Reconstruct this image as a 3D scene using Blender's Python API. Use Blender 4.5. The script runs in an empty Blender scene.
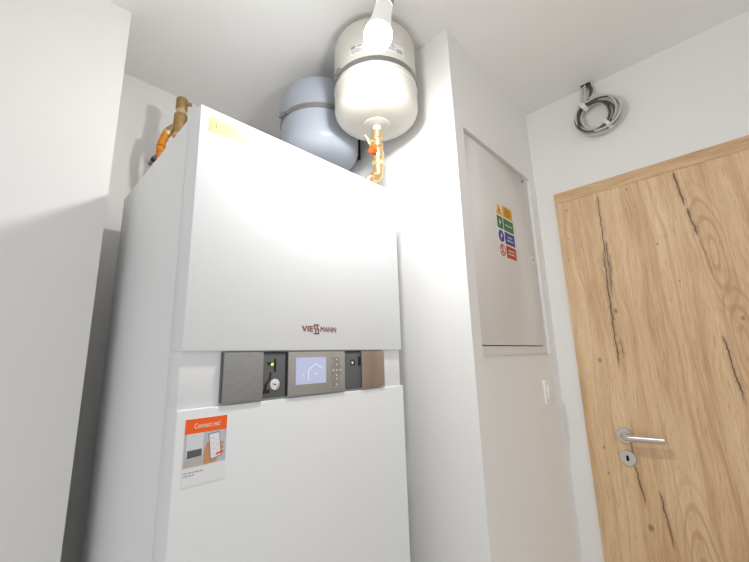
import bpy, bmesh, math, random
from mathutils import Vector, Matrix

random.seed(4)
scene = bpy.context.scene
COL = scene.collection
ZO = 1.23          # heights below are written relative to a level 1.23 m above the floor
PI = math.pi

# ------------------------------------------------------------------ camera, world, exposure
W, H, FPX = 749.0, 562.0, 365.58
yaw, pitch, roll = 0.80540, 0.20696, -0.02952
fwd = Vector((math.sin(yaw) * math.cos(pitch), math.cos(yaw) * math.cos(pitch), math.sin(pitch)))
r0 = Vector((math.cos(yaw), -math.sin(yaw), 0))
u0 = r0.cross(fwd)
rgt = r0 * math.cos(roll) + u0 * math.sin(roll)
upv = -r0 * math.sin(roll) + u0 * math.cos(roll)
cam_data = bpy.data.cameras.new('camera')
cam_data.sensor_fit = 'HORIZONTAL'
cam_data.sensor_width = 36.0
cam_data.lens = FPX / W * 36.0
cam_data.clip_start = 0.01
cam = bpy.data.objects.new('camera', cam_data)
m3 = Matrix((rgt, upv, -fwd)).transposed()
cam.matrix_world = Matrix.Translation((-0.2329, -0.6990, 0.0933 + ZO)) @ m3.to_4x4()
COL.objects.link(cam)
scene.camera = cam

world = bpy.data.worlds.new('world')
scene.world = world
world.use_nodes = True
bgn = world.node_tree.nodes['Background']
bgn.inputs[0].default_value = (1.0, 0.995, 0.985, 1)
bgn.inputs[1].default_value = 0.56

BULB_STRENGTH = 390.0
BULB_COLOR = (1.0, 0.99, 0.97)
scene.view_settings.view_transform = 'Standard'
scene.view_settings.look = 'None'
scene.view_settings.gamma = 1
scene.view_settings.use_curve_mapping = False
scene.view_settings.exposure = 0.41


# ------------------------------------------------------------------ materials
def lin(c):
    return tuple(((v / 12.92) if v <= 0.04045 else ((v + 0.055) / 1.055) ** 2.4) for v in (x / 255.0 for x in c))


def new_mat(name):
    m = bpy.data.materials.new(name)
    m.use_nodes = True
    return m, m.node_tree, m.node_tree.nodes['Principled BSDF']


def mat(name, rgb, rough=0.5, metal=0.0, noise=0.02, scale=40.0, bump=0.0, stretch=(1, 1, 1), emit=0.0, coat=0.0, spec=0.5):
    """Procedural material: colour broken up by noise, optional fine bump."""
    m, nt, b = new_mat(name)
    tc = nt.nodes.new('ShaderNodeTexCoord')
    mp = nt.nodes.new('ShaderNodeMapping')
    mp.inputs['Scale'].default_value = stretch
    nz = nt.nodes.new('ShaderNodeTexNoise')
    nz.inputs['Scale'].default_value = scale
    nz.inputs['Detail'].default_value = 3
    nt.links.new(tc.outputs['Object'], mp.inputs['Vector'])
    nt.links.new(mp.outputs['Vector'], nz.inputs['Vector'])
    ramp = nt.nodes.new('ShaderNodeValToRGB')
    c = lin(rgb)
    ramp.color_ramp.elements[0].position = 0.3
    ramp.color_ramp.elements[1].position = 0.7
    ramp.color_ramp.elements[0].color = tuple(max(0, v * (1 - noise)) for v in c) + (1,)
    ramp.color_ramp.elements[1].color = tuple(min(1, v * (1 + noise)) for v in c) + (1,)
    nt.links.new(nz.outputs['Fac'], ramp.inputs['Fac'])
    nt.links.new(ramp.outputs['Color'], b.inputs['Base Color'])
    b.inputs['Roughness'].default_value = rough
    b.inputs['Metallic'].default_value = metal
    b.inputs['Specular IOR Level'].default_value = spec
    b.inputs['Coat Weight'].default_value = coat
    if bump > 0:
        bp = nt.nodes.new('ShaderNodeBump')
        bp.inputs['Strength'].default_value = bump
        bp.inputs['Distance'].default_value = 0.002
        nt.links.new(nz.outputs['Fac'], bp.inputs['Height'])
        nt.links.new(bp.outputs['Normal'], b.inputs['Normal'])
    if emit > 0:
        nt.links.new(ramp.outputs['Color'], b.inputs['Emission Color'])
        b.inputs['Emission Strength'].default_value = emit
    return m


class NB:
    """Small helper to write node maths as expressions."""
    def __init__(self, nt):
        self.nt = nt

    def math(self, op, a, b=None, c=None, clamp=False):
        n = self.nt.nodes.new('ShaderNodeMath')
        n.operation = op
        n.use_clamp = clamp
        for i, v in enumerate((a, b, c)):
            if v is None:
                continue
            if isinstance(v, (int, float)):
                n.inputs[i].default_value = v
            else:
                self.nt.links.new(v, n.inputs[i])
        return n.outputs[0]

    def smooth(self, v, a, b, lo=0.0, hi=1.0):
        n = self.nt.nodes.new('ShaderNodeMapRange')
        n.interpolation_type = 'SMOOTHSTEP'
        self.nt.links.new(v, n.inputs[0])
        for i, x in enumerate((a, b, lo, hi)):
            n.inputs[i + 1].default_value = x
        return n.outputs[0]

    def comb(self, x, y, z):
        n = self.nt.nodes.new('ShaderNodeCombineXYZ')
        for i, v in enumerate((x, y, z)):
            if isinstance(v, (int, float)):
                n.inputs[i].default_value = v
            else:
                self.nt.links.new(v, n.inputs[i])
        return n.outputs[0]

    def noise(self, vec, scale, detail=3, rough=0.55):
        n = self.nt.nodes.new('ShaderNodeTexNoise')
        n.inputs['Scale'].default_value = scale
        n.inputs['Detail'].default_value = detail
        n.inputs['Roughness'].default_value = rough
        self.nt.links.new(vec, n.inputs['Vector'])
        return n.outputs['Fac']

    def mix(self, fac, a, b, mode='MIX'):
        n = self.nt.nodes.new('ShaderNodeMix')
        n.data_type = 'RGBA'
        n.blend_type = mode
        if isinstance(fac, (int, float)):
            n.inputs['Factor'].default_value = fac
        else:
            self.nt.links.new(fac, n.inputs['Factor'])
        for k, v in (('A', a), ('B', b)):
            sock = [s for s in n.inputs if s.name == k and s.type == 'RGBA'][0]
            if isinstance(v, tuple):
                sock.default_value = v + (1,)
            else:
                self.nt.links.new(v, sock)
        return [s for s in n.outputs if s.type == 'RGBA'][0]


DOOR_Y, DOOR_X = -0.695, 1.372


def oak(name, horizontal=False, figure=True, seed=0.0):
    """Knotty oak: fine fibre, wide bands, arched figure, splits and knots (object coordinates of the door)."""
    m, nt, b = new_mat(name)
    nb = NB(nt)
    tc = nt.nodes.new('ShaderNodeTexCoord')
    sp = nt.nodes.new('ShaderNodeSeparateXYZ')
    nt.links.new(tc.outputs['Object'], sp.inputs[0])
    y = nb.math('ADD', sp.outputs[1], DOOR_Y)              # same y as the room
    z = nb.math('SUBTRACT', sp.outputs[2], ZO)
    if horizontal:
        y, z = z, y
    ys = nb.math('ADD', y, seed)
    warp = nb.noise(nb.comb(nb.math('MULTIPLY', ys, 7), nb.math('MULTIPLY', z, 1.6), seed), 1.0, 2)
    yw = nb.math('ADD', ys, nb.math('MULTIPLY', nb.math('SUBTRACT', warp, 0.5), 0.09))
    fibre = nb.noise(nb.comb(nb.math('MULTIPLY', yw, 260), nb.math('MULTIPLY', z, 9), 0.3), 1.0, 4, 0.6)
    pore = nb.noise(nb.comb(nb.math('MULTIPLY', ys, 330), nb.math('MULTIPLY', z, 22), 1.3), 1.0, 2)
    band = nb.noise(nb.comb(nb.math('MULTIPLY', yw, 22), nb.math('MULTIPLY', z, 0.55), 5.1), 1.0, 3)
    blotch = nb.noise(nb.comb(nb.math('MULTIPLY', ys, 8), nb.math('MULTIPLY', z, 2.2), 9.7), 1.0, 3)
    ramp = nt.nodes.new('ShaderNodeValToRGB')
    els = ramp.color_ramp.elements
    els[0].position, els[0].color = 0.36, lin((194, 150, 100)) + (1,)
    els[1].position, els[1].color = 0.64, lin((239, 208, 166)) + (1,)
    e = els.new(0.5)
    e.color = lin((223, 187, 142)) + (1,)
    v = nb.math('ADD', nb.math('MULTIPLY', band, 0.42), nb.math('MULTIPLY', fibre, 0.30))
    v = nb.math('ADD', v, nb.math('MULTIPLY', blotch, 0.28))
    nt.links.new(v, ramp.inputs['Fac'])
    col = ramp.outputs['Color']
    pm = nb.smooth(pore, 0.55, 0.70, 0.0, 0.34)
    col = nb.mix(pm, col, lin((156, 114, 76)))
    if figure:
        # arched figure: nested stretched ovals at a few places
        for (yc, zc, ry, rz, tilt) in ((-0.695, 0.40, 0.030, 0.16, -0.06), (-0.725, 0.10, 0.034, 0.15, -0.05), (-0.385, 0.17, 0.020, 0.07, -0.03), (-0.52, -0.62, 0.04, 0.2, 0.0)):
            dz = nb.math('SUBTRACT', z, zc)
            dy = nb.math('SUBTRACT', nb.math('SUBTRACT', yw, yc), nb.math('MULTIPLY', dz, -tilt))
            q = nb.math('SQRT', nb.math('ADD', nb.math('POWER', nb.math('DIVIDE', dy, ry), 2), nb.math('POWER', nb.math('DIVIDE', dz, rz), 2)))
            ring = nb.math('SINE', nb.math('MULTIPLY', nb.math('ADD', q, nb.math('MULTIPLY', blotch, 0.4)), 15))
            msk = nb.math('MULTIPLY', nb.smooth(ring, 0.1, 1.0), nb.smooth(q, 2.0, 0.9))
            col = nb.mix(nb.math('MULTIPLY', msk, 0.52), col, lin((182, 138, 92)))
        # long darker veins
        for (yc, sl, wd, amt) in ((-0.560, 0.03, 0.010, .45), (-0.602, 0.05, 0.007, .4), (-0.476, 0.02, 0.006, .25), (-0.330, 0.0, 0.006, .35), (-0.300, 0.0, 0.004, .25)):
            d = nb.math('ABSOLUTE', nb.math('SUBTRACT', nb.math('SUBTRACT', yw, yc), nb.math('MULTIPLY', z, sl)))
            col = nb.mix(nb.math('MULTIPLY', nb.smooth(d, wd, 0.0), amt), col, lin((184, 138, 92)))
        # open splits (y and z at both ends, width)
        wob = nb.noise(nb.comb(3.3, nb.math('MULTIPLY', z, 14), 2.0), 1.0, 4, 0.65)
        wv = nb.noise(nb.comb(8.1, nb.math('MULTIPLY', z, 30), 4.0), 1.0, 2)
        for (ya, za, yb, zb, wd, amt) in (
                (-0.403, 0.71, -0.397, 0.40, 0.0030, .85), (-0.407, 0.52, -0.401, 0.28, 0.0036, .85), (-0.393, 0.48, -0.388, 0.17, 0.0036, .9), (-0.414, 0.46, -0.408, 0.36, 0.0022, .7),
                (-0.389, 0.25, -0.384, 0.01, 0.0034, .9), (-0.402, 0.14, -0.404, 0.06, 0.0026, .6),
                (-0.639, 0.712, -0.655, 0.56, 0.0042, .9), (-0.655, 0.57, -0.672, 0.45, 0.0048, .8), (-0.672, 0.46, -0.690, 0.30, 0.0022, .5),
                (-0.676, 0.14, -0.694, -0.09, 0.0034, .9),
                (-0.378, -0.17, -0.386, -0.31, 0.0030, .6), (-0.384, -0.29, -0.397, -0.43, 0.0032, .9),
                (-0.440, -0.36, -0.457, -0.55, 0.0030, .85), (-0.440, -0.60, -0.436, -0.85, 0.003, .8)):
            t = nb.math('DIVIDE', nb.math('SUBTRACT', z, za), zb - za)
            yl = nb.math('ADD', nb.math('MULTIPLY', t, yb - ya), ya)
            yl = nb.math('ADD', yl, nb.math('MULTIPLY', nb.math('SUBTRACT', wob, 0.5), 0.022))
            d = nb.math('ABSOLUTE', nb.math('SUBTRACT', y, yl))
            ends = nb.math('MULTIPLY', nb.smooth(t, 0.0, 0.12), nb.smooth(t, 1.0, 0.7))
            wdt = nb.math('MULTIPLY', nb.math('ADD', nb.math('MULTIPLY', wv, 1.6), 0.05), wd * 0.62)
            core = nb.math('LESS_THAN', d, nb.math('MULTIPLY', wdt, ends))
            halo = nb.math('MULTIPLY', nb.smooth(d, wd * 3.2, 0.0), ends)
            col = nb.mix(nb.math('MULTIPLY', halo, 0.42 * amt), col, lin((120, 80, 46)))
            col = nb.mix(nb.math('MULTIPLY', core, amt), col, lin((70, 46, 28)))
        for (yc, zc, rr) in ((-0.286, 0.672, .006), (-0.402, 0.238, .010), (-0.326, 0.06, .009), (-0.278, 0.548, .004), (-0.268, 0.46, .004), (-0.56, 0.46, .005), (-0.60, 0.32, .004), (-0.73, 0.18, .007), (-0.40, -0.485, .012), (-0.296, -0.25, .006), (-0.30, -0.335, .005), (-0.50, 0.69, .005)):
            d = nb.math('SQRT', nb.math('ADD', nb.math('POWER', nb.math('SUBTRACT', y, yc), 2), nb.math('POWER', nb.math('MULTIPLY', nb.math('SUBTRACT', z, zc), 0.7), 2)))
            col = nb.mix(nb.smooth(d, rr, rr * 0.2, 0, 0.7), col, lin((112, 76, 46)))
    nt.links.new(col, b.inputs['Base Color'])
    b.inputs['Roughness'].default_value = 0.55
    b.inputs['Specular IOR Level'].default_value = 1.0
    bp = nt.nodes.new('ShaderNodeBump')
    bp.inputs['Strength'].default_value = 0.25
    bp.inputs['Distance'].default_value = 0.001
    nt.links.new(nb.math('ADD', fibre, pore), bp.inputs['Height'])
    nt.links.new(bp.outputs['Normal'], b.inputs['Normal'])
    return m


M = {}
M['plaster'] = mat('white plaster', (240, 239, 237), 0.9, noise=0.006, scale=9, bump=0.05)
M['ceiling'] = mat('ceiling paint', (240, 239, 237), 0.9, noise=0.006, scale=9, bump=0.03)
M['floor'] = mat('pale floor tile', (196, 195, 193), 0.5, noise=0.05, scale=5)
M['boiler'] = mat('white powder coat', (234, 236, 238), 0.42, noise=0.004, scale=60)
M['inset'] = mat('white plastic', (236, 237, 239), 0.45, noise=0.005)
M['dark_plate'] = mat('brushed dark plate', (150, 150, 150), 0.42, 0.25, noise=0.12, scale=30, stretch=(2, 2, 40))
M['brown_plate'] = mat('brushed bronze plate', (160, 142, 128), 0.30, 0.5, noise=0.12, scale=30, stretch=(2, 2, 40))
M['taupe_plate'] = mat('taupe plate', (168, 164, 158), 0.42, 0.2, noise=0.05, scale=200)
M['dark_recess'] = mat('dark grey plastic', (98, 100, 101), 0.5, noise=0.04, scale=120)
M['black'] = mat('black plastic', (22, 22, 23), 0.5, noise=0.05)
M['screen'] = mat('lilac display', (188, 193, 224), 0.3, noise=0.01, emit=0.16)
M['screen_mark'] = mat('display mark', (214, 222, 248), 0.3, noise=0.01, emit=0.35)
M['symbol'] = mat('white print', (235, 235, 232), 0.5, noise=0.01)
M['key'] = mat('key grey', (146, 142, 137), 0.4, noise=0.03)
M['led_green'] = mat('green led', (170, 235, 40), 0.3, emit=2.0)
M['led_white'] = mat('white led', (250, 250, 250), 0.3, emit=1.0)
M['copper_print'] = mat('copper lettering', (150, 84, 62), 0.4, 0.35, noise=0.05)
M['orange'] = mat('orange print', (252, 98, 0), 0.5, noise=0.01)
M['paper'] = mat('white paper', (236, 238, 240), 0.6, noise=0.01)
M['grey_print'] = mat('grey print', (146, 146, 148), 0.6, noise=0.02)
M['pic_grey'] = mat('picture pale grey', (222, 224, 230), 0.5, noise=0.03)
M['pic_mid'] = mat('picture mid grey', (194, 197, 205), 0.5, noise=0.04)
M['pic_dark'] = mat('picture dark grey', (92, 92, 96), 0.5, noise=0.04)
M['pic_beige'] = mat('picture beige grey', (192, 182, 172), 0.5, noise=0.05)
M['skin_print'] = mat('picture skin tone', (205, 150, 106), 0.5, noise=0.06)
M['tank_white'] = mat('cream white enamel', (206, 203, 195), 0.32, noise=0.004, coat=0.2)
M['tank_grey'] = mat('blue grey enamel', (164, 171, 182), 0.3, noise=0.006, coat=0.3)
M['steel'] = mat('galvanised steel', (150, 150, 149), 0.38, 0.85, noise=0.05, scale=120)
M['black_steel'] = mat('black steel', (38, 40, 44), 0.5, 0.3, noise=0.05)
M['label'] = mat('label grey white', (222, 222, 222), 0.5, noise=0.01)
M['brass'] = mat('brass', (218, 190, 146), 0.32, 0.85, noise=0.06, scale=90)
M['brass_dull'] = mat('dull brass', (182, 150, 104), 0.42, 0.75, noise=0.10, scale=70)
M['brass_light'] = mat('bright brass collar', (224, 200, 158), 0.35, 0.7, noise=0.05)
M['orange_knob'] = mat('orange red plastic', (226, 84, 22), 0.4, noise=0.04)
M['orange_hose'] = mat('orange hose', (224, 138, 20), 0.5, noise=0.22, scale=160)
M['hose_mark'] = mat('hose brown mark', (130, 70, 20), 0.6, noise=0.1)
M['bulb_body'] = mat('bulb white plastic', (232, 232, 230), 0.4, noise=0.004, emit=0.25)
M['socket'] = mat('lamp holder plastic', (176, 165, 158), 0.45, noise=0.01)
M['steel_satin'] = mat('satin stainless steel', (212, 207, 202), 0.34, 0.8, noise=0.03, scale=120)
M['cab_frame'] = mat('cabinet frame white', (228, 227, 225), 0.5, noise=0.004)
M['cab_door'] = mat('cabinet door lacquer', (224, 222, 219), 0.22, noise=0.003)
M['yellow'] = mat('sticker yellow', (236, 176, 18), 0.5, noise=0.02)
M['green'] = mat('sticker green', (42, 120, 66), 0.5, noise=0.02)
M['blue'] = mat('sticker blue', (48, 66, 150), 0.5, noise=0.02)
M['red'] = mat('sticker red', (196, 52, 14), 0.5, noise=0.02)
M['print_black'] = mat('black print', (60, 50, 30), 0.6, noise=0.02)
M['switch'] = mat('switch plastic', (240, 239, 237), 0.35, noise=0.004)
M['cable_grey'] = mat('grey cable sheath', (204, 201, 196), 0.5, noise=0.03)
M['cable_dark'] = mat('dark cable sheath', (84, 80, 76), 0.5, noise=0.05)
M['tie'] = mat('white tape', (230, 229, 226), 0.5, noise=0.01)
M['gold_tape'] = mat('pale gold tape', (232, 212, 160), 0.3, 0.1, noise=0.04, scale=30)
M['oak'] = oak('knotty oak')
M['oak_cross'] = oak('oak casing cross grain', True, False, 1.7)

m, nt, b = new_mat('lit bulb globe')
em = nt.nodes.new('ShaderNodeEmission')
em.inputs[0].default_value = BULB_COLOR + (1,)
em.inputs[1].default_value = BULB_STRENGTH
# an LED bulb: the chips face the tip, so the globe is brightest there and dimmer towards the collar
ge = nt.nodes.new('ShaderNodeNewGeometry')
dt = nt.nodes.new('ShaderNodeVectorMath')
dt.operation = 'DOT_PRODUCT'
dt.inputs[1].default_value = (-0.137, 0.143, -0.980)
nt.links.new(ge.outputs['Normal'], dt.inputs[0])
nbx = NB(nt)
nt.links.new(nbx.math('MULTIPLY', nbx.smooth(dt.outputs['Value'], -0.45, 1.0, 0.06, 1.0), BULB_STRENGTH), em.inputs[1])
nt.links.new(em.outputs[0], nt.nodes['Material Output'].inputs[0])
M['glow'] = m


# ------------------------------------------------------------------ mesh helpers
class MB:
    """Collects shapes (heights relative to ZO) and links them as one mesh object."""
    def __init__(self):
        self.bm = bmesh.new()

    def box(self, x0, x1, y0, y1, z0, z1, bev=0.0, seg=2):
        r = bmesh.ops.create_cube(self.bm, size=1.0)
        vs = r['verts']
        for v in vs:
            v.co = Vector(((x0 + x1) / 2 + v.co.x * (x1 - x0), (y0 + y1) / 2 + v.co.y * (y1 - y0), (z0 + z1) / 2 + v.co.z * (z1 - z0)))
        if bev > 0:
            es = set(e for v in vs for e in v.link_edges)
            bmesh.ops.bevel(self.bm, geom=list(es), offset=bev, segments=seg, affect='EDGES', profile=0.5)
        return self

    def lathe(self, prof, origin, axis=(0, 0, 1), seg=32, caps=True):
        """prof: list of (radius, distance along axis)."""
        a = Vector(axis).normalized()
        t = Vector((1, 0, 0)) if abs(a.x) < 0.9 else Vector((0, 1, 0))
        e1 = a.cross(t).normalized()
        e2 = a.cross(e1)
        o = Vector(origin)
        rings = []
        for r, h in prof:
            if r < 1e-6:
                rings.append([self.bm.verts.new(o + a * h)])
            else:
                rings.append([self.bm.verts.new(o + a * h + (e1 * math.cos(2 * PI * i / seg) + e2 * math.sin(2 * PI * i / seg)) * r) for i in range(seg)])
        for A, B in zip(rings, rings[1:]):
            for i in range(seg):
                j = (i + 1) % seg
                if len(A) == 1 and len(B) == 1:
                    continue
                if len(A) == 1:
                    self.bm.faces.new((A[0], B[i], B[j]))
                elif len(B) == 1:
                    self.bm.faces.new((A[i], A[j], B[0]))
                else:
                    self.bm.faces.new((A[i], A[j], B[j], B[i]))
        if caps:
            for R in (rings[0], rings[-1]):
                if len(R) > 2:
                    self.bm.faces.new(R)
        return self

    def cyl(self, p0, p1, r, r1=None, seg=24, bev=0.0):
        p0, p1 = Vector(p0), Vector(p1)
        L = (p1 - p0).length
        r1 = r if r1 is None else r1
        if bev > 0:
            prof = [(r - bev, 0), (r, bev), (r1, L - bev), (r1 - bev, L)]
        else:
            prof = [(r, 0), (r1, L)]
        return self.lathe(prof, p0, p1 - p0, seg)

    def tube(self, pts, r, seg=12, closed=False):
        pts = [Vector(p) for p in pts]
        n = len(pts)
        rad = r if isinstance(r, (list, tuple)) else [r] * n
        rings = []
        prev = None
        for i, p in enumerate(pts):
            if closed:
                t = pts[(i + 1) % n] - pts[i - 1]
            else:
                t = pts[min(i + 1, n - 1)] - pts[max(i - 1, 0)]
            t.normalize()
            if prev is None:
                u = t.cross(Vector((0, 0, 1)))
                if u.length < 1e-3:
                    u = t.cross(Vector((1, 0, 0)))
            else:
                u = prev - t * prev.dot(t)
            u.normalize()
            prev = u
            w = t.cross(u)
            rings.append([self.bm.verts.new(p + (u * math.cos(2 * PI * k / seg) + w * math.sin(2 * PI * k / seg)) * rad[i]) for k in range(seg)])
        pairs = list(zip(rings, rings[1:]))
        if closed:
            pairs.append((rings[-1], rings[0]))
        for A, B in pairs:
            for k in range(seg):
                self.bm.faces.new((A[k], A[(k + 1) % seg], B[(k + 1) % seg], B[k]))
        if not closed:
            self.bm.faces.new(rings[0])
            self.bm.faces.new(rings[-1])
        return self

    def prism(self, pts, y0, y1):
        """pts: (x, z) outline facing -y, extruded from y0 to y1."""
        A = [self.bm.verts.new((x, y0, z)) for x, z in pts]
        B = [self.bm.verts.new((x, y1, z)) for x, z in pts]
        self.bm.faces.new(A)
        self.bm.faces.new(list(reversed(B)))
        n = len(pts)
        for i in range(n):
            j = (i + 1) % n
            self.bm.faces.new((A[i], B[i], B[j], A[j]))
        return self

    def curved_patch(self, ax, ay, r, a0, a1, z0, z1, th=0.0006, n=16):
        """thin sheet lying on a vertical cylinder; angles in radians, 0 towards -y, growing to +x."""
        cols = []
        for i in range(n + 1):
            a = a0 + (a1 - a0) * i / n
            d = Vector((math.sin(a), -math.cos(a), 0))
            cols.append([self.bm.verts.new(Vector((ax, ay, z)) + d * rr) for rr, z in ((r, z0), (r + th, z0), (r + th, z1), (r, z1))])
        for A, B in zip(cols, cols[1:]):
            for k in range(4):
                self.bm.faces.new((A[k], A[(k + 1) % 4], B[(k + 1) % 4], B[k]))
        self.bm.faces.new(cols[0])
        self.bm.faces.new(list(reversed(cols[-1])))
        return self

    def text(self, s, x, z, size, y, depth=0.0006, width=None, align='LEFT', bold=0.0, sx=1.0):
        """lettering standing in the plane facing -y; front at y-depth."""
        cu = bpy.data.curves.new('lettering', 'FONT')
        cu.body = s
        cu.size = size
        cu.align_x = align
        cu.extrude = depth / 2
        cu.offset = bold
        cu.resolution_u = 3
        ob = bpy.data.objects.new('lettering', cu)
        COL.objects.link(ob)
        dg = bpy.context.evaluated_depsgraph_get()
        me = bpy.data.meshes.new_from_object(ob.evaluated_get(dg))
        xs = [v.co.x for v in me.vertices]
        if width and xs:
            sx = width / (max(xs) - min(xs))
        me.transform(Matrix.Translation((x, y - depth / 2, z)) @ Matrix.Rotation(PI / 2, 4, 'X') @ Matrix.Diagonal((sx, 1, 1, 1)))
        self.bm.from_mesh(me)
        bpy.data.objects.remove(ob)
        bpy.data.curves.remove(cu)
        bpy.data.meshes.remove(me)
        return self

    def build(self, name, material, parent=None, smooth=0, label=None, origin=None):
        bm = self.bm
        bmesh.ops.recalc_face_normals(bm, faces=bm.faces)
        if parent is not None:
            p = parent
            while p.parent is not None:
                p = p.parent
            off = Vector(p['_o'])
        else:
            off = Vector(origin) if origin else Vector((0, 0, -ZO))
        bmesh.ops.translate(bm, verts=bm.verts, vec=-off)
        me = bpy.data.meshes.new(name)
        bm.to_mesh(me)
        bm.free()
        me.materials.append(material)
        if smooth:
            for pl in me.polygons:
                pl.use_smooth = True
            me.set_sharp_from_angle(angle=math.radians(smooth))
        o = bpy.data.objects.new(name, me)
        COL.objects.link(o)
        if parent is not None:
            o.parent = parent
        else:
            o.location = off + Vector((0, 0, ZO))
        if label:
            o['label'] = label
        return o


ROOTS = []


def thing(name, label, cat, origin, group=None):
    o = bpy.data.objects.new(name, None)
    o.empty_display_size = 0.05
    COL.objects.link(o)
    o.location = Vector(origin) + Vector((0, 0, ZO))
    o['_o'] = tuple(origin)
    o['label'] = label
    o['category'] = cat
    if group:
        o['group'] = group
    ROOTS.append(o)
    return o


def struct(name, mb, material, **k):
    o = mb.build(name, material, **k)
    o['kind'] = 'structure'
    return o


FLOOR, CEIL = -ZO, 1.184
YB, XS, YS, XR = 0.80, 0.708, -0.171, 1.372     # back wall, shaft side face, shaft front face, door wall
XL, YR = -1.60, -1.75                           # how far the room is built to the left and behind the camera

# ------------------------------------------------------------------ the room
struct('floor', MB().box(XL - .1, XR + .1, YR - .1, YB + .1, FLOOR - 0.1, FLOOR), M['floor'])
struct('ceiling', MB().box(XL - .1, XR + .2, YR - .1, YB + .1, CEIL, CEIL + 0.1), M['ceiling'])
struct('wall_back', MB().box(XL - .1, XR + .2, YB, YB + 0.1, FLOOR, CEIL), M['plaster'])


# projecting wall left of the boiler
struct('wall_pier', MB().box(XL, -0.060, 0.50, YB, FLOOR, CEIL), M['plaster'])
# shaft with the niche of the electrical cabinet
NX0, NX1, NZ0, NZ1, ND = 0.762, 1.301, 0.088, 0.830, 0.014
sh = MB()
sh.box(XS, XR, YS + 0.06, YB, FLOOR, CEIL)
sh.box(XS, NX0, YS, YS + 0.06, FLOOR, CEIL)
sh.box(NX1, XR, YS, YS + 0.06, FLOOR, CEIL)
sh.box(NX0, NX1, YS, YS + 0.06, FLOOR, NZ0)
sh.box(NX0, NX1, YS, YS + 0.06, NZ1, CEIL)
struct('wall_shaft', sh, M['plaster'])
# wall with the door: piers, lintel, backing
DY0, DY1, DZ1 = -1.145, -0.245, 0.756
wr = MB()
wr.box(XR, XR + 0.12, DY1, YS, FLOOR, CEIL)
wr.box(XR, XR + 0.12, YR, DY0, FLOOR, CEIL)
wr.box(XR, XR + 0.12, DY0, DY1, DZ1, CEIL)
wr.box(XR + 0.08, XR + 0.14, DY0, DY1, FLOOR, DZ1)
struct('wall_right', wr, M['plaster'])

# ------------------------------------------------------------------ door
door = bpy.data.objects.new('door_1', None)
COL.objects.link(door)
door.location = (DOOR_X, DOOR_Y, 0)
door['_o'] = (DOOR_X, DOOR_Y, -ZO)
door['kind'] = 'structure'
ROOTS.append(door)
FX = XR - 0.006
LW, TW = 0.050, 0.046
MB().box(FX, XR + 0.075, DY0 + LW, DY1 - LW, FLOOR + 0.006, DZ1 - TW - 0.0008).build('door_leaf', M['oak'], door)
fr = MB()
fr.box(FX, XR + 0.075, DY1 - LW + 0.0002, DY1, FLOOR, DZ1 - TW)
fr.box(FX, XR + 0.075, DY0, DY0 + LW - 0.0002, FLOOR, DZ1 - TW)
fr.build('door_jamb', M['oak'], door)
MB().box(FX, XR + 0.075, DY0, DY1, DZ1 - TW, DZ1, 0.0008, 1).build('door_head', M['oak_cross'], door)
HY, HZ = -0.369, -0.200
hd = MB().lathe([(0.0, 0.0), (0.026, 0.0), (0.026, 0.0065), (0.0245, 0.009), (0.0, 0.009)], (FX, HY, HZ), (-1, 0, 0), 40, caps=False)
hd.build('rosette', M['steel_satin'], door, 40)
lev = [(FX - 0.008, HY, HZ), (FX - 0.028, HY, HZ)]
for i in range(1, 9):
    a = i / 8 * PI / 2
    lev.append((FX - 0.028 - 0.020 * math.sin(a), HY - 0.020 * (1 - math.cos(a)), HZ))
for t in (0.02, 0.04, 0.06, 0.08, 0.098):
    lev.append((FX - 0.048 + 0.10 * t * t, HY - 0.020 - t, HZ + 0.003 * t / 0.098))
MB().tube(lev, 0.0105, 20).build('door_handle', M['steel_satin'], door, 50)
esc = MB().lathe([(0.0, 0.0), (0.0255, 0.0), (0.0255, 0.006), (0.024, 0.0085), (0.0, 0.0085)], (FX, HY + 0.002, -0.274), (-1, 0, 0), 40, caps=False)
es = esc.build('escutcheon', M['steel_satin'], door, 40)
kh = MB().cyl((FX - 0.0084, HY + 0.002, -0.2685), (FX - 0.0091, HY + 0.002, -0.2685), 0.0042, seg=20)
kh.box(FX - 0.0091, FX - 0.0084, HY - 0.0022, HY + 0.0062, -0.2795, -0.2685)
kh.cyl((FX - 0.0084, HY + 0.002, -0.2795), (FX - 0.0091, HY + 0.002, -0.2795), 0.0042, seg=20)
kh.build('keyhole', M['black'], es)

# ------------------------------------------------------------------ boiler
boiler = thing('heating_boiler', 'tall white floor-standing heating boiler with dark control strip and orange sticker', 'boiler', (0.3, 0.31, FLOOR))
BT = 0.610
body = MB().box(0.0, 0.6, 0.0650, 0.62, FLOOR + 0.02, BT, 0.002)
body.box(0.03, 0.57, 0.09, 0.60, FLOOR, FLOOR + 0.021)
body.build('casing', M['boiler'], boiler, 30)
ST, SB = 0.1140, 0.0145
up = MB().box(0.0, 0.6, 0.0, 0.0630, ST, BT, 0.0022, 3).build('upper_front_panel', M['boiler'], boiler, 30)
low = MB().box(0.0, 0.6, 0.0, 0.0630, FLOOR + 0.03, SB, 0.0022, 3).build('lower_front_panel', M['boiler'], boiler, 30)
MB().box(0.0015, 0.5975, 0.0085, 0.0640, SB - 0.001, ST + 0.001, 0.001).build('control_fascia', M['inset'], boiler, 30)

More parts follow.
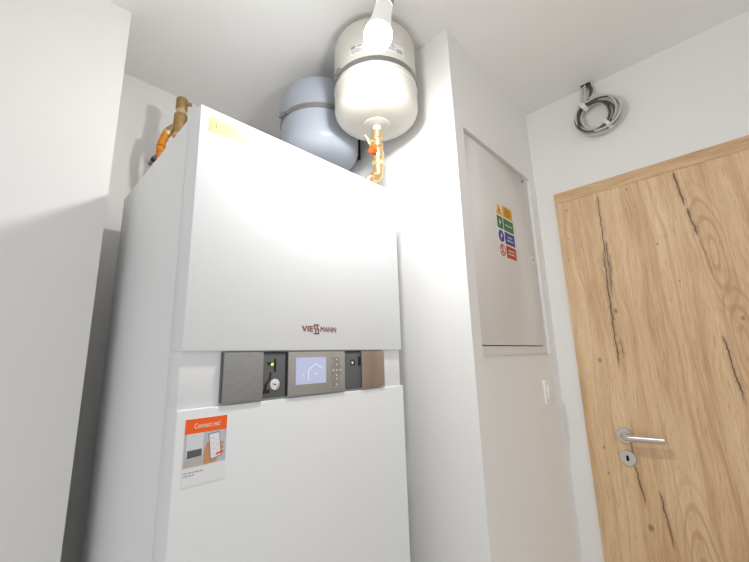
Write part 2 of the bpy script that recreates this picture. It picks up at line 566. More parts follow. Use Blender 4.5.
cu = MB().box(0.074, 0.5210, 0.0010, 0.0095, 0.0185, 0.1122, 0.0006).build('control_unit', M['dark_recess'], boiler, 30)
MB().box(0.0755, 0.1575, -0.0035, 0.0005, 0.0180, 0.1110, 0.0008).build('sliding_cover', M['dark_plate'], cu, 30, 'brushed dark grey cover at the left end of the strip')
MB().box(0.4355, 0.5205, -0.0030, 0.0005, 0.0180, 0.1105, 0.0008).build('sliding_cover', M['brown_plate'], cu, 30, 'brushed bronze cover at the right end of the strip')
MB().box(0.2165, 0.378, -0.0030, 0.0005, 0.0180, 0.1110, 0.0008).build('display_plate', M['taupe_plate'], cu, 30)
scr = MB().box(0.2355, 0.3185, -0.0038, -0.0025, 0.0405, 0.0985)
scr.build('screen', M['screen'], cu)
FY = -0.0038
mk = MB()


def bar(mb, a, b, w, y, th=0.0003):
    ax, az = a
    bx, bz = b
    L = math.hypot(bx - ax, bz - az)
    nx, nz = -(bz - az) / L * w / 2, (bx - ax) / L * w / 2
    mb.prism([(ax + nx, az + nz), (bx + nx, bz + nz), (bx - nx, bz - nz), (ax - nx, az - nz)], y - th, y)


bar(mk, (0.2685, 0.0485), (0.2685, 0.0705), 0.0014, FY)
bar(mk, (0.2683, 0.0702), (0.2885, 0.0845), 0.0014, FY)
bar(mk, (0.2883, 0.0845), (0.3085, 0.0725), 0.0014, FY)
mk.text('21', 0.2515, 0.0580, 0.0065, FY, 0.0003)
mk.text('22.5', 0.2850, 0.0600, 0.0060, FY, 0.0003)
mk.build('display_marks', M['screen_mark'], cu)
key = MB().prism([(0.339, 0.0985), (0.3615, 0.0985), (0.3615, 0.080), (0.3655, 0.071), (0.3655, 0.064), (0.3615, 0.055), (0.3615, 0.0435), (0.339, 0.0435), (0.339, 0.055), (0.335, 0.064), (0.335, 0.071), (0.339, 0.080)], -0.0044, -0.0028)
kp = key.build('keypad', M['key'], cu)
MB().box(0.339, 0.3615, -0.0044, -0.0028, 0.0290, 0.0400, 0.0004).build('menu_key', M['key'], cu)
sy = MB()
for (x, z) in ((0.3503, 0.0925), (0.3503, 0.0805), (0.3503, 0.0675), (0.3395, 0.0675), (0.361, 0.0675), (0.3503, 0.0555), (0.3503, 0.0475), (0.3503, 0.0345)):
    sy.box(x - 0.0017, x + 0.0017, -0.0047, -0.0043, z - 0.0017, z + 0.0017)
sy.build('key_symbols', M['symbol'], cu)
lf = MB().prism([(0.339, 0.0985), (0.3615, 0.0985), (0.3615, 0.0975), (0.339, 0.0975)], -0.0046, -0.0043)
for (x0, x1, z0, z1) in ((0.339, 0.3402, .080, .0985), (0.3603, 0.3615, .080, .0985), (0.339, 0.3402, .0435, .055), (0.3603, 0.3615, .0435, .055), (0.335, 0.336, .063, .072), (0.3645, 0.3655, .063, .072), (0.339, 0.3615, .0392, .0400), (0.339, 0.3615, .0290, .0298)):
    lf.box(x0, x1, -0.0046, -0.0043, z0, z1)
lf.build('key_outline', M['pic_mid'], cu)
# left open bay: slots, gauge, lamp
sl = MB()
RY = 0.0011
sl.box(0.1840, 0.1885, -0.0002, RY, 0.0710, 0.0970)
sl.box(0.2115, 0.2160, -0.0002, RY, 0.0200, 0.1090)
bar(sl, (0.1765, 0.0700), (0.1745, 0.0560), 0.0038, RY, 0.001)
bar(sl, (0.1745, 0.0565), (0.1640, 0.0440), 0.0034, RY, 0.001)
bar(sl, (0.1655, 0.0460), (0.1650, 0.0300), 0.0050, RY, 0.001)
sl.box(0.1605, 0.1745, -0.0002, RY, 0.0285, 0.0355)
bar(sl, (0.1690, 0.0910), (0.1725, 0.0850), 0.0036, RY, 0.001)
bar(sl, (0.1770, 0.0910), (0.1735, 0.0850), 0.0036, RY, 0.001)
sl.box(0.158, 0.2165, -0.0001, RY, 0.1085, 0.1120)
sl.build('slot_opening', M['black'], cu)
MB().cyl((0.1790, -0.0015, 0.0862), (0.1790, RY, 0.0862), 0.0024, seg=16).build('green_lamp', M['led_green'], cu, 40)
ga = MB().lathe([(0.0, 0), (0.0110, 0), (0.0110, 0.0012), (0.0104, 0.0022), (0, 0.0022)], (0.1868, RY, 0.0452), (0, -1, 0), 32, caps=False)
ga.build('pressure_gauge', M['paper'], cu, 40)
gr = MB()
for i in range(5):
    a = -1.25 + i * 0.28
    a2 = a + 0.30
    gr.prism([(0.1868 + 0.0090 * math.cos(a), 0.0452 + 0.0090 * math.sin(a)), (0.1868 + 0.0090 * math.cos(a2), 0.0452 + 0.0090 * math.sin(a2)), (0.1868 + 0.0074 * math.cos(a2), 0.0452 + 0.0074 * math.sin(a2)), (0.1868 + 0.0074 * math.cos(a), 0.0452 + 0.0074 * math.sin(a))], RY - 0.0025, RY - 0.0021)
gr.build('gauge_red_arc', M['red'], cu)
gn = MB()
bar(gn, (0.1868, 0.0452), (0.1803, 0.0470), 0.0012, RY - 0.0022, 0.0006)
gn.cyl((0.1868, RY - 0.0020, 0.0452), (0.1868, RY - 0.0032, 0.0452), 0.0016, seg=12)
gn.build('gauge_needle', M['print_black'], cu)
# right open bay
rb = MB()
for (x0, x1, z0, z1) in ((0.4000, 0.4140, 0.0890, 0.0900), (0.4000, 0.4140, 0.0760, 0.0770), (0.4000, 0.4010, 0.0760, 0.0900), (0.4120, 0.4140, 0.0760, 0.0900)):
    rb.box(x0, x1, 0.0002, RY, z0, z1)
rb.box(0.426, 0.434, -0.0002, RY, 0.075, 0.098)
rb.box(0.378, 0.434, -0.0001, RY, 0.1085, 0.1120)
rb.build('service_socket', M['black'], cu)
MB().cyl((0.4060, -0.0005, 0.0830), (0.4060, RY, 0.0830), 0.0016, seg=12).build('white_lamp', M['led_white'], cu, 40)

# maker's lettering, with the tall double S
lg = MB()
BZ, BH = 0.1570, 0.0128
lg.text('VIE', 0.2520, BZ, BH / 0.70, -0.0002, 0.0008, width=0.0315, bold=0.0003)
lg.text('MANN', 0.3035, BZ, BH / 0.70, -0.0002, 0.0008, width=0.0475, bold=0.0)
for x0 in (0.2856, 0.2934):
    z0, z1, w, t = BZ - 0.0058, BZ + BH + 0.0044, 0.0068, 0.0027
    for (a, b) in (((x0, z1 - t / 2), (x0 + w, z1 - t / 2)), ((x0, z0 + t / 2), (x0 + w, z0 + t / 2)), ((x0, BZ + BH * .62), (x0 + w, BZ + BH * .38)), ((x0 + t / 2, BZ + BH * .60), (x0 + t / 2, z1)), ((x0 + w - t / 2, z0), (x0 + w - t / 2, BZ + BH * .40))):
        bar(lg, a, b, t, -0.0002, 0.0008)
lg.build('maker_lettering', M['copper_print'], up)
gt = MB().prism([(0.0180, 0.5910), (0.1080, 0.5900), (0.1080, 0.5600), (0.0180, 0.5575)], -0.0004, 0.0)
gt = gt.build('tape_strip', M['gold_tape'], up, 0, 'pale gold tape strip near the top left corner')
mk = MB()
bar(mk, (0.0335, 0.5795), (0.0340, 0.5700), 0.0012, -0.0004)
mk.build('tape_mark', M['grey_print'], gt)
mk = MB()
bar(mk, (0.0560, 0.5765), (0.0720, 0.5735), 0.0012, -0.0004)
mk.build('tape_mark', M['grey_print'], gt)
vm = MB()
zz = 0.582
for L in (0.004, 0.003, 0.005, 0.003, 0.004, 0.005, 0.003, 0.004):
    vm.box(0.5905, 0.5930, -0.0004, 0.0001, zz - L, zz)
    zz -= L + 0.0018
vm.build('type_marking', M['grey_print'], up)

# sticker on the lower panel
stk = MB().box(0.0152, 0.0885, -0.0006, 0.0, -0.1100, -0.0020).build('sticker', M['paper'], low, 0, 'white and orange sticker on the lower front panel')
SY = -0.0006
MB().box(0.0155, 0.0882, SY - 0.0003, SY, -0.0265, -0.0023).build('sticker_header', M['orange'], stk)
MB().text('Connect me!', 0.0300, -0.0185, 0.0120, SY - 0.0003, 0.0003, width=0.045).build('sticker_headline', M['paper'], stk)
MB().box(0.0155, 0.0882, SY - 0.0002, SY, -0.0800, -0.0265).build('picture_background', M['pic_mid'], stk)
pb = MB().box(0.0190, 0.0475, SY - 0.0004, SY - 0.0002, -0.0640, -0.0265)
pb.build('picture_appliance', M['pic_grey'], stk)
MB().prism([(0.0155, -0.0705), (0.0475, -0.0640), (0.0475, -0.0800), (0.0155, -0.0800)], SY - 0.0004, SY - 0.0002).build('picture_floor', M['pic_beige'], stk)
MB().prism([(0.0210, -0.0535), (0.0455, -0.0530), (0.0455, -0.0640), (0.0210, -0.0660)], SY - 0.0006, SY - 0.0004).build('picture_control_strip', M['pic_dark'], stk)
MB().prism([(0.0490, -0.0800), (0.0500, -0.0540), (0.0535, -0.0450), (0.0575, -0.0430), (0.0600, -0.0600), (0.0640, -0.0720), (0.0735, -0.0730), (0.0700, -0.0790)], SY - 0.0005, SY - 0.0002).build('picture_hand', M['skin_print'], stk)
fg = MB()
for zf in (-0.0500, -0.0575, -0.0650):
    fg.prism([(0.0770, zf + 0.003), (0.0830, zf + 0.0035), (0.0840, zf - 0.001), (0.0775, zf - 0.003)], SY - 0.0005, SY - 0.0002)
fg.build('picture_finger', M['skin_print'], stk)
MB().prism([(0.0555, -0.0310), (0.0750, -0.0290), (0.0800, -0.0700), (0.0610, -0.0745)], SY - 0.0008, SY - 0.0005).build('picture_phone_edge', M['pic_dark'], stk)
MB().prism([(0.0567, -0.0320), (0.0742, -0.0302), (0.0790, -0.0692), (0.0618, -0.0732)], SY - 0.0010, SY - 0.0008).build('picture_phone_screen', M['paper'], stk)
sm = MB()
for (x, z, w) in ((0.0600, -0.0380, .006), (0.0680, -0.0420, .003), (0.0620, -0.0470, .004), (0.0700, -0.0500, .004), (0.0640, -0.0560, .004), (0.0700, -0.0590, .003), (0.0650, -0.0660, .003)):
    sm.box(x, x + w, SY - 0.0011, SY - 0.0010, z - 0.0012, z)
sm.build('picture_phone_mark', M['pic_mid'], stk)
MB().prism([(0.0705, -0.0645), (0.0830, -0.0620), (0.0830, -0.0655), (0.0705, -0.0685)], SY - 0.0012, SY - 0.0010).build('picture_tag', M['orange'], stk)
tx = MB()
for (z, segs) in ((-0.0880, (6, 9, 5, 8, 6)), (-0.0925, (8, 7, 4))):
    x = 0.0175
    for s in segs:
        tx.box(x, x + s * 0.0008, SY - 0.0003, SY, z - 0.0013, z)
        x += s * 0.0008 + 0.0012
tx.build('sticker_small_print', M['grey_print'], stk)

# ------------------------------------------------------------------ expansion tanks
def tank_profile(r, z0, z1, dome0, dome1):
    """capsule profile from the lowest point z0 to the top z1."""
    pr = []
    for i in range(0, 13):
        a = i / 12 * PI / 2
        pr.append((r * math.sin(a) ** 0.62 if i else 0.0, z0 + dome0 * (1 - math.cos(a) ** 0.8 if i < 12 else 1)))
    for i in range(12, -1, -1):
        a = i / 12 * PI / 2
        pr.append((r * math.sin(a) ** 0.62 if i else 0.0, z1 - dome1 * (1 - math.cos(a) ** 0.8 if i < 12 else 1)))
    return pr


def ring_band(ax, ay, r, z, h, th, seg=72):
    mb = MB()
    mb.lathe([(r, z - h / 2), (r + th, z - h / 2), (r + th, z + h / 2), (r, z + h / 2), (r, z - h / 2)], (ax, ay, 0), (0, 0, 1), seg, caps=False)
    return mb


# white tank
ax, ay, r = 0.551, 0.023, 0.136
wt = thing('expansion_tank', 'cream white expansion tank with printed label, above the right corner of the boiler', 'tank', (ax, ay, 0.815))
pr = tank_profile(r, 0.834, 1.148, 0.055, 0.050)
# a shallow bead below the band
vb = MB().lathe(pr, (ax, ay, 0), (0, 0, 1), 72, caps=False)
vb.build('vessel', M['tank_white'], wt, 50)
bead = MB()
bead.lathe([(r - 0.001, 0.938), (r + 0.0012, 0.941), (r + 0.0018, 0.945), (r + 0.0012, 0.949), (r - 0.001, 0.952)], (ax, ay, 0), (0, 0, 1), 72, caps=False)
bead.build('bead_ring', M['tank_white'], wt, 60)
bd = ring_band(ax, ay, r, 0.967, 0.016, 0.0025).build('band', M['steel'], wt, 40)
a = math.radians(-103)
px, py = ax + (r + 0.006) * math.sin(a), ay - (r + 0.006) * math.cos(a)
cl = MB().box(px - 0.006, px + 0.006, py - 0.012, py + 0.004, 0.963, 0.981, 0.0015)
cl.cyl((px, py - 0.018, 0.972), (px, py + 0.016, 0.972), 0.004, seg=12)
cl.build('clamp_screw', M['steel'], bd, 40)
br = MB().box(ax + r - 0.004, XS - 0.0005, ay - 0.018, ay + 0.018, 0.955, 0.985, 0.002)
br.box(XS - 0.004, XS, ay - 0.015, ay + 0.015, 0.90, 1.06, 0.001)
br.build('wall_bracket', M['black_steel'], wt, 30)
fl = MB().lathe([(0.0, 0.8350), (0.045, 0.8350), (0.045, 0.8325), (0.043, 0.8312), (0.0, 0.8310)], (ax, ay, 0), (0, 0, 1), 48, caps=False)
fl.build('flange', M['tank_white'], wt, 40)
MB().cyl((ax, ay, 0.8320), (ax, ay, 0.8130), 0.0145, bev=0.002).build('connection_stub', M['tank_white'], wt, 40)
# label: angles measured from -y towards +x; the camera looks from about -49 degrees
lb = MB().curved_patch(ax, ay, r, math.radians(-80), math.radians(-6), 0.996, 1.028).build('tank_label', M['label'], wt)
lp = MB()
rl = r + 0.0006


def lab(mb, d0, d1, z0, z1):
    mb.curved_patch(ax, ay, rl, math.radians(d0), math.radians(d1), z0, z1, 0.0003, 4)


lab(lp, -79, -72, 1.0165, 1.0265)
lab(lp, -70, -63, 1.0195, 1.0235)
for i in range(4):
    lab(lp, -79 + i * 0.5, -66 + (i % 2) * 3, 1.0110 - i * 0.0038, 1.0126 - i * 0.0038)
lp.build('label_print', M['grey_print'], lb)
lp = MB()
for i in range(6):
    lab(lp, -34, -22 + (i % 3) * 2.5, 1.0240 - i * 0.0042, 1.0255 - i * 0.0042)
for i in range(8):
    lab(lp, -17.5 + i * 1.2, -17.5 + i * 1.2 + (0.85 if i % 3 else 0.45), 0.9985, 1.0135)
lp.build('label_print', M['grey_print'], lb)

# brass valve group under the white tank
va = thing('brass_valve', 'brass shut-off valve group with orange knob hanging under the white tank', 'valve', (ax, ay, 0.655))
vm_ = MB()
vm_.lathe([(0.0135, 0.8135), (0.0178, 0.8125), (0.0182, 0.786), (0.0160, 0.784), (0.0160, 0.768), (0.0190, 0.766), (0.0190, 0.757), (0.0135, 0.755)][::-1], (ax, ay, 0), (0, 0, 1), 32)
vm_.build('valve_body', M['brass'], va, 35)
vm2 = MB().lathe([(0.0135, 0.7555), (0.0150, 0.752), (0.0190, 0.744), (0.0206, 0.730), (0.0194, 0.716), (0.0150, 0.708), (0.0150, 0.704)], (ax, ay, 0), (0, 0, 1), 32)
vm2.build('check_valve', M['brass'], va, 35)
MB().lathe([(0.0150, 0.7040), (0.0205, 0.7035), (0.0205, 0.6900), (0.0165, 0.6885)], (ax, ay, 0), (0, 0, 1), 6).build('union_nut', M['brass_light'], va, 20)
el = [(ax, ay, 0.6890), (ax, ay, 0.662)]
for i in range(1, 9):
    a = i / 8 * PI / 2
    el.append((ax - 0.017 * (1 - math.cos(a)), ay + 0.004 * (1 - math.cos(a)), 0.662 - 0.017 * math.sin(a)))
el += [(ax - 0.020, ay + 0.005, 0.645), (ax - 0.026, ay + 0.006, 0.645)]
MB().tube(el, [0.0165] * 2 + [0.0160] * 8 + [0.0165, 0.0165], 20).build('elbow', M['brass'], va, 50)
pipe = [(ax - 0.024, ay + 0.006, 0.645), (ax - 0.030, ay + 0.008, 0.643), (ax - 0.035, ay + 0.011, 0.637), (ax - 0.037, ay + 0.013, 0.626), (ax - 0.037, ay + 0.013, 0.609)]
MB().tube(pipe, 0.0105, 16).build('pipe', M['brass'], va, 50)
camdir = Vector((-0.2329 - ax, -0.699 - ay, 0)).normalized()
side = Vector((camdir.y, -camdir.x, 0)) * -1
side = side if side.dot(r0) < 0 else -side       # towards the left of the photo
kd = (camdir * 0.8 + side * 0.5).normalized()
o = Vector((ax, ay, 0.732))
MB().cyl(o + kd * 0.010, o + kd * 0.022, 0.006, seg=12).lathe([(0.0095, 0.020), (0.0130, 0.022), (0.0130, 0.034), (0.0115, 0.037), (0.0, 0.037)], o, kd, 14, caps=False).build('orange_knob', M['orange_knob'], va, 30)
td = (side * 0.9 + camdir * 0.35).normalized()
o = Vector((ax, ay, 0.775))
tp = MB().cyl(o + td * 0.010, o + td * 0.030, 0.0055, seg=14)
tp.cyl(o + td * 0.026 + Vector((0, 0, -0.013)), o + td * 0.040 + Vector((0, 0, 0.016)), 0.0045, seg=12)
tp.cyl(o + td * 0.024 + Vector((0, 0, -0.004)), o + td * 0.024 + Vector((0, 0, -0.020)) + camdir * 0.004, 0.0045, seg=12)
tp.build('drain_tap', M['brass'], va, 40)

# grey tank
ax2, ay2, r2 = 0.541, 0.312, 0.146
gt_ = thing('expansion_tank', 'blue-grey round expansion tank behind and left of the white one', 'tank', (ax2, ay2, 0.79))
MB().lathe(tank_profile(r2, 0.800, 1.108, 0.075, 0.06), (ax2, ay2, 0), (0, 0, 1), 72, caps=False).build('vessel', M['tank_grey'], gt_, 50)
bd = ring_band(ax2, ay2, r2, 0.957, 0.019, 0.0025).build('band', M['steel'], gt_, 40)
a = math.radians(-99)
px, py = ax2 + (r2 + 0.007) * math.sin(a), ay2 - (r2 + 0.007) * math.cos(a)
cl = MB().box(px - 0.007, px + 0.007, py - 0.012, py + 0.006, 0.950, 0.966, 0.0015)
cl.cyl((px, py - 0.018, 0.958), (px, py + 0.016, 0.958), 0.005, seg=12)
cl.build('clamp_screw', M['steel'], bd, 40)
br = MB().box(ax2 + r2 - 0.004, XS - 0.0005, ay2 - 0.018, ay2 + 0.018, 0.945, 0.97, 0.002)
br.box(XS - 0.014, XS, 0.262, 0.290, 0.880, 1.02, 0.001)
for i in range(5):
    br.box(XS - 0.0148, XS - 0.0138, 0.271, 0.281, 0.892 + i * 0.022, 0.904 + i * 0.022)
br.build('wall_bracket', M['black_steel'], gt_, 30)
MB().cyl((ax2, ay2, 0.803), (ax2, ay2, 0.765), 0.013, bev=0.002).build('connection_stub', M['brass'], gt_, 40)
MB().tube([(ax2, ay2, 0.766), (ax2, ay2, 0.70), (ax2, ay2, 0.609)], 0.0105, 16).build('pipe', M['brass'], gt_, 50)

# ------------------------------------------------------------------ brass safety group with orange hose, back left of the boiler
sx, sy_ = 0.1375, 0.606
DZS = -0.017      # height trim of the whole group
sg = thing('safety_valve', 'dull brass safety valve with orange hose on top of the boiler near the back wall', 'valve', (sx, sy_, BT))
MB().lathe([(0.0, 1.060), (0.014, 1.060), (0.0185, 1.056), (0.0195, 1.050), (0.0195, 1.014), (0.0165, 1.010)][::-1], (sx, sy_, DZS), (0, 0, 1), 28, caps=False).build('cap', M['brass_dull'], sg, 35)
o = Vector((sx, sy_, 1.035 + DZS))
kd2 = Vector((0.70, -0.71, 0))
MB().cyl(o + kd2 * 0.015, o + kd2 * 0.027, 0.0045, seg=12).cyl(o + kd2 * 0.025, o + kd2 * 0.034, 0.0068, seg=14).build('test_screw', M['brass_dull'], sg, 35)
MB().lathe([(0.0165, 1.012), (0.0172, 1.010), (0.0172, 0.996), (0.0185, 0.992)][::-1], (sx, sy_, DZS), (0, 0, 1), 28, caps=False).build('collar', M['brass_light'], sg, 35)
MB().lathe([(0.0185, 0.993), (0.0215, 0.990), (0.0222, 0.975), (0.0222, 0.925), (0.0190, 0.905), (0.0150, 0.890), (0.0130, 0.860), (0.0110, 0.845)][::-1], (sx, sy_, DZS), (0, 0, 1), 28).build('body', M['brass_dull'], sg, 35)
MB().lathe([(0.0195, 0.912), (0.0225, 0.910), (0.0225, 0.902), (0.0180, 0.898)][::-1], (sx, sy_, DZS), (0, 0, 1), 28).build('lower_collar', M['brass_light'], sg, 35)
MB().cyl((sx, sy_, BT), (sx, sy_, 0.850), 0.0105).build('riser_pipe', M['brass_dull'], sg, 40)
side2 = Vector((-0.78, 0.62, 0)).normalized()
o = Vector((sx, sy_, 0.955 + DZS))
e0 = o + side2 * 0.012 + Vector((0, 0, -0.010))
e1 = o + side2 * 0.036 + Vector((0, 0, -0.030))
MB().cyl(e0, e1, 0.0135, 0.0145, seg=20).build('outlet', M['brass_dull'], sg, 35)
e2 = o + side2 * 0.044 + Vector((0, 0, -0.042))
MB().cyl(e1, e2, 0.0160, 0.0150, seg=20, bev=0.002).build('hose_nut', M['brass_light'], sg, 35)
hp = [e1 + (e2 - e1) * 0.8]
for (d, dz) in ((0.049, -0.055), (0.055, -0.075), (0.058, -0.095), (0.058, -0.115), (0.054, -0.140), (0.047, -0.165), (0.038, -0.20), (0.03, -0.25), (0.026, -0.29), (0.022, -0.322)):
    hp.append(o + side2 * d + Vector((0, 0, dz)))
pts, rad = [], []
for A, B in zip(hp, hp[1:]):
    for k in range(5):
        pts.append(A.lerp(B, k / 5))
        rad.append(0.0135 if k % 5 in (0, 1, 2) else 0.0125)
MB().tube(pts, rad, 18).build('hose', M['orange_hose'], sg, 60)
hm = MB()
for i in (14, 20):
    P = pts[i]
    t = (pts[i + 1] - pts[i - 1]).normalized()
    hm.lathe([(0.0125, -0.0012), (0.0141, -0.0008), (0.0141, 0.0008), (0.0125, 0.0012)], P, (t + Vector((0.12, 0, 0.1))).normalized(), 18, caps=False)
hm.build('hose_band', M['hose_mark'], sg, 40)
pc = thing('pipe_clip', 'small grey pipe stub with black clip on the back wall behind the boiler', 'clip', (0.100, YB, 0.848))
MB().tube([(0.100, YB, 0.848), (0.100, 0.765, 0.848), (0.102, 0.748, 0.853), (0.108, 0.738, 0.862), (0.114, 0.734, 0.870)], 0.0068, 14).build('pipe', M['steel'], pc, 50)
MB().cyl((0.100, 0.763, 0.8485), (0.1015, 0.750, 0.8515), 0.0088, seg=16).build('clip', M['black_steel'], pc, 40)

# ------------------------------------------------------------------ pendant bulb
bc = Vector((0.3205, -0.2035, 0.854))
axb = (Vector((0, 0, 1)) * math.cos(0.20) + Vector((0.69, -0.72, 0)) * math.sin(0.20)).normalized()
base = bc + axb * 0.088
lamp = thing('pendant_bulb', 'glowing white bulb hanging in a bare lamp holder in front of the white tank', 'lamp', tuple(bc - axb * 0.034))
gp = []
R = 0.034
for i in range(0, 15):
    a = i / 14 * math.radians(112)
    gp.append((R * math.sin(a) if i else 0.0, -R * math.cos(a)))
MB().lathe(gp, bc, axb, 40, caps=False).build('bulb_globe', M['glow'], lamp, 60)
MB().lathe([(R * math.sin(math.radians(112)) + 0.0004, R * math.cos(math.radians(68))), (0.0295, 0.024), (0.0265, 0.036), (0.0240, 0.050), (0.0222, 0.066), (0.0214, 0.082), (0.0214, 0.086)], bc, axb, 40, caps=False).build('bulb_body', M['bulb_body'], lamp, 60)
MB().lathe([(0.0185, 0.0868), (0.0212, 0.0885), (0.0218, 0.0915), (0.0226, 0.135), (0.0200, 0.150), (0.0090, 0.155), (0.0060, 0.168), (0.0, 0.168)], bc, axb, 36, caps=False).build('lamp_holder', M['socket'], lamp, 40)
top = bc + axb * 0.166
cp = [top]
for t in (0.15, 0.3, 0.45, 0.6, 0.75, 0.9, 1.0):
    z = top.z + (CEIL - 0.012 - top.z) * t
    cp.append(Vector((top.x + 0.012 * math.sin(t * PI / 2), top.y - 0.012 * math.sin(t * PI / 2), z)))
MB().tube(cp, 0.0032, 12).build('cord', M['tie'], lamp, 60)
MB().lathe([(0.0, CEIL - 0.022), (0.018, CEIL - 0.022), (0.026, CEIL - 0.016), (0.028, CEIL - 0.001), (0.0, CEIL - 0.001)], (cp[-1].x, cp[-1].y, 0), (0, 0, 1), 32, caps=False).build('ceiling_cap', M['bulb_body'], lamp, 40)

# ------------------------------------------------------------------ electrical cabinet in the shaft
cb = thing('electrical_cabinet', 'white flush electrical cabinet with warning stickers set into the shaft wall', 'cabinet', ((NX0 + NX1) / 2, YS + ND, NZ0))
fr = MB()
FYc = YS + ND
fr.box(NX0 + .0005, NX1 - .0005, FYc, YS + 0.058, NZ0 + .0005, 0.1185)
fr.box(NX0 + .0005, NX1 - .0005, FYc, YS + 0.058, 0.8265, NZ1 - .0005)
fr.box(NX0 + .0005, 0.7655, FYc, YS + 0.058, 0.1185, 0.8265)
fr.box(1.2735, NX1 - .0005, FYc, YS + 0.058, 0.1185, 0.8265)
fr.build('cabinet_frame', M['cab_frame'], cb)
bead = MB()
for (x0, x1, z0, z1) in ((NX0 - 0.002, NX1 + 0.003, NZ0 - 0.004, NZ0), (NX1, NX1 + 0.004, NZ0 - 0.004, NZ1 + 0.002), (NX0 - 0.002, NX1 + 0.003, NZ1, NZ1 + 0.002)):
    bead.box(x0, x1, YS - 0.0035, YS + 0.0005, z0, z1, 0.0008, 1)
bead.build('edge_bead', M['cab_frame'], cb)
CY = YS + 0.006
cd = MB().box(0.7680, 1.2710, CY, YS + 0.030, 0.1215, 0.8240, 0.001).build('cabinet_door', M['cab_door'], cb, 30)
lk = MB().box(1.2440, 1.2600, CY - 0.002, CY + 0.001, 0.4480, 0.4800, 0.001).build('cabinet_lock', M['cab_frame'], cd)
MB().cyl((1.252, CY - 0.0028, 0.464), (1.252, CY - 0.0015, 0.464), 0.0045, seg=16).build('lock_core', M['black_steel'], lk)
MB().box(1.236, 1.252, CY - 0.001, CY + 0.001, 0.805, 0.810).build('hinge_mark', M['black_steel'], cd)
ws = MB().box(0.956, 1.098, CY - 0.0004, CY + 0.0001, 0.427, 0.636).build('warning_sheet', M['cab_frame'], cd)
WY = CY - 0.0004
rows = [(0.5870, 0.6330), (0.5350, 0.5810), (0.4830, 0.5290), (0.4310, 0.4770)]
cols = ['yellow', 'green', 'blue', 'red']
names = ['warning_panel', 'green_panel', 'blue_panel', 'red_panel']
for (z0, z1), c, nme in zip(rows, cols, names):
    pnl = MB().box(1.012, 1.0945, WY - 0.0003, WY, z0, z1).build(nme, M[c], ws)
    tl = MB()
    zm = (z0 + z1) / 2
    lines = {'yellow': ((.013, .052), (.004, .056), (-.005, .058), (-.014, .05)), 'green': ((0, .058),), 'blue': ((.006, .036), (-.007, .054)), 'red': ((.006, .05), (-.006, .054))}[c]
    for dz, w in lines:
        x = 1.053 - w / 2
        while x < 1.053 + w / 2:
            L = random.uniform(0.006, 0.013)
            tl.box(x, min(x + L, 1.053 + w / 2), WY - 0.0005, WY - 0.0003, zm + dz - 0.0018, zm + dz + 0.0018)
            x += L + 0.0022
    tl.build('panel_lines', M['print_black'] if c == 'yellow' else M['paper'], pnl)
# pictograms
xi = 0.983
z0, z1 = rows[0]
tri = MB().prism([(xi - 0.024, z0), (xi, z1 + 0.001), (xi + 0.024, z0)], WY - 0.0003, WY).build('warning_triangle', M['yellow'], ws)
bolt = [(0.002, 0.014), (-0.006, -0.002), (-0.001, -0.002), (-0.004, -0.014), (0.006, 0.003), (0.001, 0.003)]
MB().prism([(xi + x * .8, z0 + 0.017 + z * .8) for x, z in bolt], WY - 0.0005, WY - 0.0003).build('lightning_sign', M['print_black'], tri)
z0, z1 = rows[1]
sq = MB().box(0.960, 1.006, WY - 0.0003, WY, z0, z1).build('green_square', M['green'], ws)
MB().prism([(xi + x * 1.3, (z0 + z1) / 2 + z * 1.1) for x, z in bolt], WY - 0.0005, WY - 0.0003).build('arrow_sign', M['paper'], sq)
z0, z1 = rows[2]
ci = MB().cyl((xi, WY, (z0 + z1) / 2), (xi, WY - 0.0003, (z0 + z1) / 2), 0.0225, seg=32).build('blue_disc', M['blue'], ws)
MB().prism([(xi + x * 1.1, (z0 + z1) / 2 + z * 1.0) for x, z in bolt], WY - 0.0005, WY - 0.0003).build('plug_sign', M['paper'], ci)
z0, z1 = rows[3]
zc_ = (z0 + z1) / 2
rg = MB().lathe([(0.0170, 0), (0.0225, 0), (0.0225, 0.0003), (0.0170, 0.0003), (0.0170, 0)], (xi, WY, zc_), (0, -1, 0), 36, caps=False)
bar(rg, (xi - 0.013, zc_ + 0.013), (xi + 0.013, zc_ - 0.013), 0.004, WY, 0.0004)
rg = rg.build('prohibition_ring', M['red'], ws)
mbk = MB()
bar(mbk, (xi - 0.004, zc_ + 0.013), (xi + 0.002, zc_ + 0.001), 0.006, WY, 0.0003)
bar(mbk, (xi - 0.009, zc_ - 0.006), (xi + 0.003, zc_ - 0.010), 0.005, WY, 0.0003)
mbk.build('prohibition_sign', M['print_black'], rg)

# ------------------------------------------------------------------ light switch
sw = thing('light_switch', 'white rocker light switch on the shaft wall below the cabinet', 'switch', (1.222, YS, -0.092))
MB().box(1.184, 1.264, YS - 0.010, YS, -0.092, -0.004, 0.0025).build('cover_plate', M['switch'], sw, 30)
MB().box(1.199, 1.245, YS - 0.0145, YS - 0.0095, -0.073, -0.022, 0.0015).build('rocker', M['switch'], sw, 30)

# ------------------------------------------------------------------ cable coil under the ceiling
cc = thing('cable_coil', 'coil of grey and dark cables hanging from a hole beside the ceiling above the door', 'cable', (XR - 0.03, -0.45, 0.95))
cy0, cz0 = -0.450, 1.022


def loop(r, dx, dy, dz, turns, ph, wob=0.006):
    pts = []
    n = int(44 * turns)
    for i in range(n + 1):
        t = ph + 2 * PI * i / 44
        rr = r + wob * math.sin(1.7 * t + ph * 3) + 0.004 * math.sin(0.5 * t)
        pts.append(Vector((XR - 0.016 - dx - 0.006 * (1 + math.sin(0.9 * t + ph)), cy0 + dy - rr * math.sin(t), cz0 + dz + rr * math.cos(t))))
    return pts


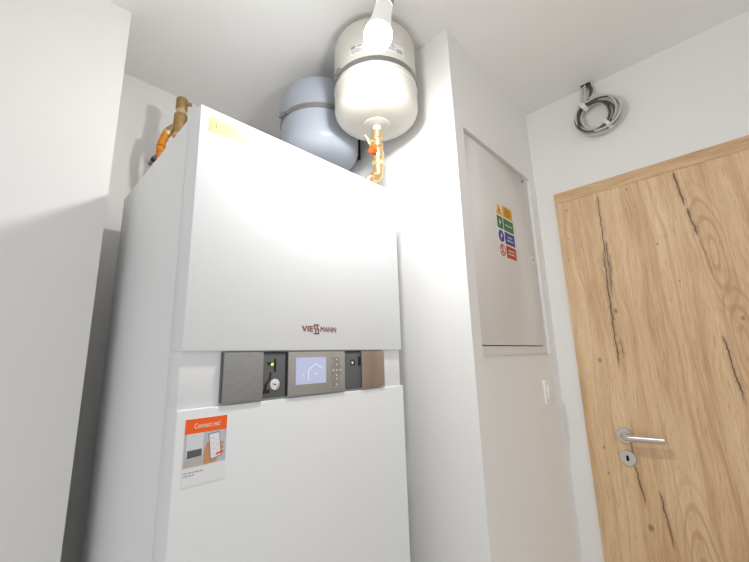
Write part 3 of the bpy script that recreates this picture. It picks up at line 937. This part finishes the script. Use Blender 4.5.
P0 = Vector((XR - 0.022, -0.400, 1.082))
specs = [(0.077, 0.000, 0.000, 0.000, 2.10, 0.70, 'cable_grey', 0.0042), (0.068, 0.006, 0.004, 0.004, 2.0, 0.76, 'cable_grey', 0.0042),
         (0.060, 0.014, -0.006, -0.002, 1.9, 0.80, 'cable_grey', 0.0042), (0.064, 0.018, 0.008, -0.004, 2.0, 0.65, 'cable_dark', 0.0045),
         (0.072, 0.016, -0.008, 0.003, 1.2, 0.72, 'cable_dark', 0.0042), (0.056, 0.004, 0.006, 0.006, 1.4, 0.70, 'cable_grey', 0.0042),
         (0.075, 0.020, -0.005, 0.004, 1.5, 0.70, 'cable_grey', 0.0042)]
for i, (r_, dx, dy, dz, tn, ph, mk_, cr) in enumerate(specs):
    lp_ = loop(r_, dx, dy, dz, tn, -ph)
    top = Vector((XR - 0.012 - 0.003 * (i % 3), -0.418 - 0.0045 * i, CEIL - 0.001))
    q = lp_[0]
    lead = []
    if i < 5:
        sway = -0.026 if mk_ == 'cable_dark' else -0.002 * i
        for t in (0, .12, .25, .4, .55, .7, .85):
            v = top.lerp(q, t)
            v.y += sway * math.sin(PI * t) 
            v.x -= 0.010 * math.sin(PI * t)
            lead.append(v)
    MB().tube(lead + lp_, cr, 10).build('cable', M[mk_], cc, 60)


def tie(ang, rm, w):
    d = Vector((0, -math.sin(ang), math.cos(ang)))
    tg = Vector((0, -math.cos(ang), -math.sin(ang)))
    c = Vector((XR - 0.030, cy0, cz0)) + d * rm
    mb = MB()
    ring = []
    n = 24
    for k in range(n):
        a = 2 * PI * k / n
        ring.append(c + d * (0.022 * math.cos(a)) + Vector((1, 0, 0)) * (0.023 * math.sin(a)))
    for s0, s1 in ((-w, w),):
        A = [mb.bm.verts.new(p + tg * s0) for p in ring]
        B = [mb.bm.verts.new(p + tg * s1) for p in ring]
        for k in range(n):
            mb.bm.faces.new((A[k], A[(k + 1) % n], B[(k + 1) % n], B[k]))
        mb.bm.faces.new(A)
        mb.bm.faces.new(list(reversed(B)))
    return mb


tie(math.radians(-35), 0.070, 0.008).build('tape_tie', M['tie'], cc, 50)
tie(math.radians(150), 0.066, 0.007).build('tape_tie', M['tie'], cc, 50)
en = MB().box(XR - 0.024, XR - 0.001, -0.446, -0.412, CEIL - 0.003, CEIL + 0.002)
en.build('cable_entry', M['black'], cc, 0, 'black hole in the ceiling where the cables come out')

for o in ROOTS:
    del o['_o']
